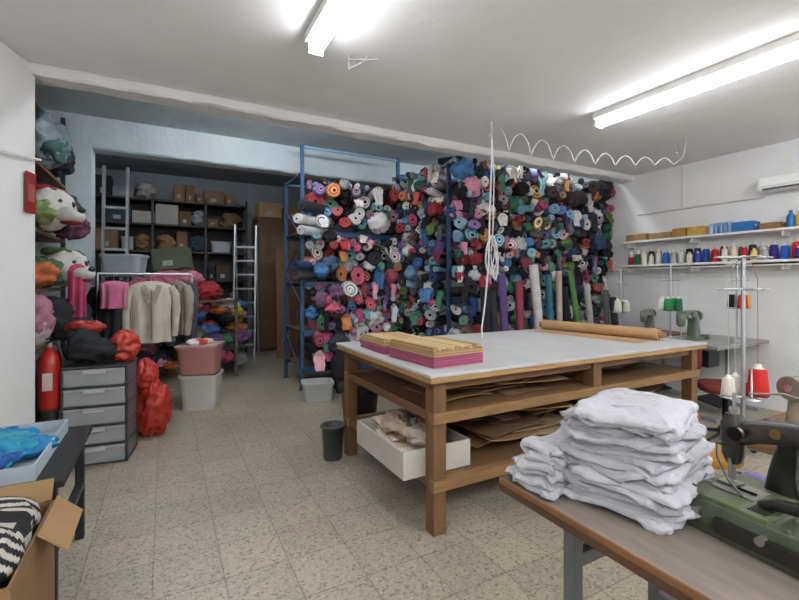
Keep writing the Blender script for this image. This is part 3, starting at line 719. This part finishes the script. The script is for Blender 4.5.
# left foreground
q=B('black_bench')
bk=H('1d1e20')
q.box(-1.10,-.36,2.2,2.98,.57,.6,bk)
for x in (-1.05,-.41):
    for y in (2.25,2.93): q.box(x-.02,x+.02,y-.02,y+.02,0,.57,bk)
q.box(-.43,-.39,2.25,2.93,.28,.31,bk); q.done(.004)
q=B('light_blue_tray'); carton(q,-1.02,-.46,2.24,2.92,.602,.665,H('a3b0ba'))
rn3=random.Random(3)
for k in range(14):
    q.sup((-.72+rn3.uniform(-.15,.15),2.57+rn3.uniform(-.22,.22),.640+k*.002),(.12,.12,.018),H(['1e6aa8','2480b0','2898b0','1a4a8a','3a9aa8','1e70a0','2a88a8'][k%7]),'cloth',nu=40,nv=16,amp=.045,fr=13,seed=k,ridge=True)
q.done()
q=B('cardboard_box'); cb=H('7d6040')
carton(q,-.95,-.38,1.58,2.14,0,.55,cb,.008)
q.obox((-.33,1.98,.53),(.11,.30,.006),H('9a7a54'),'paper',ry=.75)
q.obox((-.66,2.165,.585),(.54,.08,.006),H('947650'),'paper',rx=1.0)
q.done()
q=B('striped_fabric')
nu=180; nv=110; rs=[]
for i in range(nv+1):
    th=-math.pi/2+.04+(math.pi-.08)*i/nv; ring=[]
    for j in range(nu):
        ph=2*math.pi*j/nu
        d=Vector((math.cos(th)*se(math.cos(ph),.5),math.cos(th)*se(math.sin(ph),.5),se(math.sin(th),.7)))
        p=Vector((d.x*.24,d.y*.25,d.z*.10)); p+=d*(.025*(.5-abs(noise.noise(p*8+Vector((3,1,2)))*1.8)))
        ring.append(Vector((-.64,1.86,.55))+p)
    rs.append(ring)
vs=[p for r_ in rs for p in r_]; fs=[];cl=[]
for i in range(nv):
    for j in range(nu):
        k=(j+1)%nu; fs.append((i*nu+j,i*nu+k,(i+1)*nu+k,(i+1)*nu+j)); 
        p=rs[i][j]; cl.append(H('1c1c20') if math.floor((p.y*.9+p.x*.15+p.z*.6+.01*noise.noise(p*6))/.022)%2 else H('b8b4ac'))
q.add(vs,fs,cl,'cloth',True); q.done()

# ---------------- right machines
def machine(name,x,y,z,rz,c,s=1):
    q=B(name); q.at(x,y,z,rz,sc=s); K2=sh(c,.6)
    q.box(-.24,.24,-.09,.09,0,.03,c,'enamel')
    q.sweep([(.17,0,.02),(.17,0,.12),(.165,0,.2),(.13,0,.255),(.06,0,.27),(-.05,0,.265),(-.14,0,.265),(-.2,0,.255)],[.06,.05,.048,.046,.04,.038,.04,.036],[.055,.048,.046,.045,.04,.036,.042,.04],(0,1,0),c)
    q.sweep([(-.18,0,.30),(-.18,0,.27),(-.18,0,.17),(-.18,0,.15)],[.02,.038,.036,.02],[.02,.04,.036,.02],(0,1,0),c)
    q.cyl((-.18,0,.15),(-.18,0,.05),.006,None,STEEL,'metal'); q.box(-.21,-.15,-.02,.02,.035,.042,STEEL,'metal')
    q.cyl((.22,0,.24),(.26,0,.24),.06,None,K2,'enamel',20); q.cyl((.21,0,.24),(.27,0,.24),.02,None,STEEL,'metal')
    q.cyl((-.1,-.04,.25),(-.1,-.06,.25),.018,None,STEEL,'metal'); q.box(-.02,.1,-.05,-.042,.25,.29,K2,'enamel')
    q.box(.2,.26,-.12,-.02,-.0,.05,K2,'enamel')
    q.M=Matrix.Identity(4); return q.done(.002)
def stand(name,x,y,z,h,trays,cones_,rz=0):
    q=B(name); q.at(x,y,z,rz)
    q.cyl((0,0,0),(0,0,h),.009,None,STEEL,'metal'); q.lathe([(.05,0),(.05,.01),(.012,.015),(.012,.02)],STEEL,'metal')
    for i,(zz,w) in enumerate(trays):
        q.cyl((-w,0,zz),(w,0,zz),.006,None,STEEL,'metal',8); q.cyl((0,-w*.7,zz),(0,w*.7,zz),.006,None,STEEL,'metal',8)
        for px,py in ((-w,0),(w,0),(0,-w*.7),(0,w*.7)):
            if i<len(trays)-2: q.lathe([(.035,0),(.035,.006),(.004,.007),(.004,.15)],STEEL,'metal',12,(px,py,zz))
            else:
                q.tube([(px+.015*math.cos(a),py+.015*math.sin(a),zz) for a in [2*math.pi*k/10 for k in range(11)]],.003,STEEL,'metal')
    for px,py,zz,c,hh,r in cones_:
        cone(q,px,py,zz,H(c),hh,r)
        q.tube([(px,py,zz+hh),(px*.98,py*.98,h*.86),(px*.6,py*.5,h*.95)],.0012,H(c),'cloth',4)
    q.M=Matrix.Identity(4); return q.done()
def stable(name,x0,x1,y0,y1,z,c):
    q=B(name); q.box(x0,x1,y0,y1,z-.035,z,c,'woody'); q.box(x0-.003,x1+.003,y0-.003,y1+.003,z-.04,z-.012,sh(c,.7),'woody')
    for x in (x0+.1,x1-.1):
        q.box(x-.02,x+.02,(y0+y1)/2-.02,(y0+y1)/2+.02,.04,z-.04,GREY); q.box(x-.03,x+.03,y0+.05,y1-.05,0,.04,GREY)
        q.box(x-.02,x+.02,y0+.05,y1-.05,z-.07,z-.04,GREY)
    q.box(x0+.1,x1-.1,(y0+y1)/2-.015,(y0+y1)/2+.015,.2,.24,GREY); q.obox(((x0+x1)/2,(y0+y1)/2-.08,.12),(.35,.25,.02),BLACK,rx=.2)
    q.box((x0+x1)/2-.1,(x0+x1)/2+.12,(y0+y1)/2-.06,(y0+y1)/2+.12,z-.3,z-.07,H('2a2c30'))
    return q.done(.003)
stable('machine_table',2.30,3.5,.50,1.08,.70,H('7c5a36'))
stand('thread_stand',2.40,1.03,.701,.83,[(.16,.07),(.67,.10),(.82,.12)],[(-.07,0,.167,'c8c4bc',.10,.03),(.07,0,.167,'b01e18',.15,.045),(0,.05,.167,'d0ccc0',.10,.03)],-.5)
machine('overlock_machine',2.74,.84,.701,math.radians(165),H('9a9080'),.9)
stable('machine_table',4.75,5.8,2.25,2.95,.78,H('9a9a96'))
machine('overlock_machine',4.98,2.65,.781,math.radians(10),H('5f6a5c'),1.05)
stand('thread_stand',5.1,2.9,.781,.85,[(.3,.12),(.65,.14),(.82,.16)],[(-.12,0,.307,'2a7a4a',.16,.045),(.12,0,.307,'2a8a5a',.16,.045),(0,-.08,.307,'20603c',.16,.045),(0,.08,.307,'e8e4da',.16,.045)],.3)
stand('thread_stand',5.35,2.35,.781,.85,[(.35,.12),(.65,.14),(.82,.16)],[(-.12,0,.357,'c02820',.16,.05),(.12,0,.357,'1d1d20',.16,.045),(0,-.08,.357,'c8a838',.16,.045)],.8)
stable('machine_table',4.9,5.8,3.05,3.6,.78,H('7a5a38'))
machine('overlock_machine',5.3,3.3,.781,math.radians(20),H('6a7066'),.95)
stand('thread_stand',5.0,3.45,.781,.8,[(.25,.1),(.6,.12),(.78,.14)],[(-.1,0,.257,'c8c4ba',.17,.05),(.1,0,.257,'3a8a4a',.15,.045),(0,-.07,.257,'c8c4ba',.15,.045)],.3)
q=B('yellow_stool'); q.at(2.62,1.3,0)
q.sup((0,0,.46),(.17,.17,.03),H('c89020'),'plastic',e1=.5,nu=24,nv=10)
for a in range(4):
    t=a*math.pi/2+.5; q.cyl((.1*math.cos(t),.1*math.sin(t),.44),(.19*math.cos(t),.19*math.sin(t),0),.012,None,GREY,'metal')
q.tube([(.15*math.cos(a),.15*math.sin(a),.2) for a in [2*math.pi*k/20 for k in range(21)]],.007,GREY,'metal'); q.M=Matrix.Identity(4); q.done()
q=B('red_office_chair'); q.at(4.35,2.0,0,.6)
q.sup((0,0,.48),(.22,.21,.045),H('6a2420'),'cloth',e1=.6,e2=.6,nu=28,nv=10); q.sup((0,.22,.74),(.18,.035,.12),H('6a2420'),'cloth',e1=.6,e2=.6,nu=28,nv=10)
q.obox((0,.25,.6),(.05,.02,.32),BLACK,'paint'); q.cyl((0,0,.08),(0,0,.45),.025,None,BLACK,'metal')
for k in range(5):
    t=k*2*math.pi/5; q.cyl((0,0,.1),(.26*math.cos(t),.26*math.sin(t),.06),.018,.012,BLACK,'plastic'); q.sup((.26*math.cos(t),.26*math.sin(t),.028),(.025,.025,.028),BLACK,'plastic',nu=12,nv=8)
q.M=Matrix.Identity(4); q.done()

w=bpy.data.worlds.new('World'); sc.world=w; w.use_nodes=True
w.node_tree.nodes['Background'].inputs[0].default_value=(.7,.75,.8,1); w.node_tree.nodes['Background'].inputs[1].default_value=.3
cam=bpy.data.cameras.new('camera'); co=bpy.data.objects.new('camera',cam); sc.collection.objects.link(co)
cam.sensor_width=36; cam.lens=434/799*36; cam.shift_y=-17/799; cam.clip_start=.02
co.location=(0,0,1.4); co.rotation_euler=(math.radians(90),0,math.radians(-28.4)); sc.camera=co
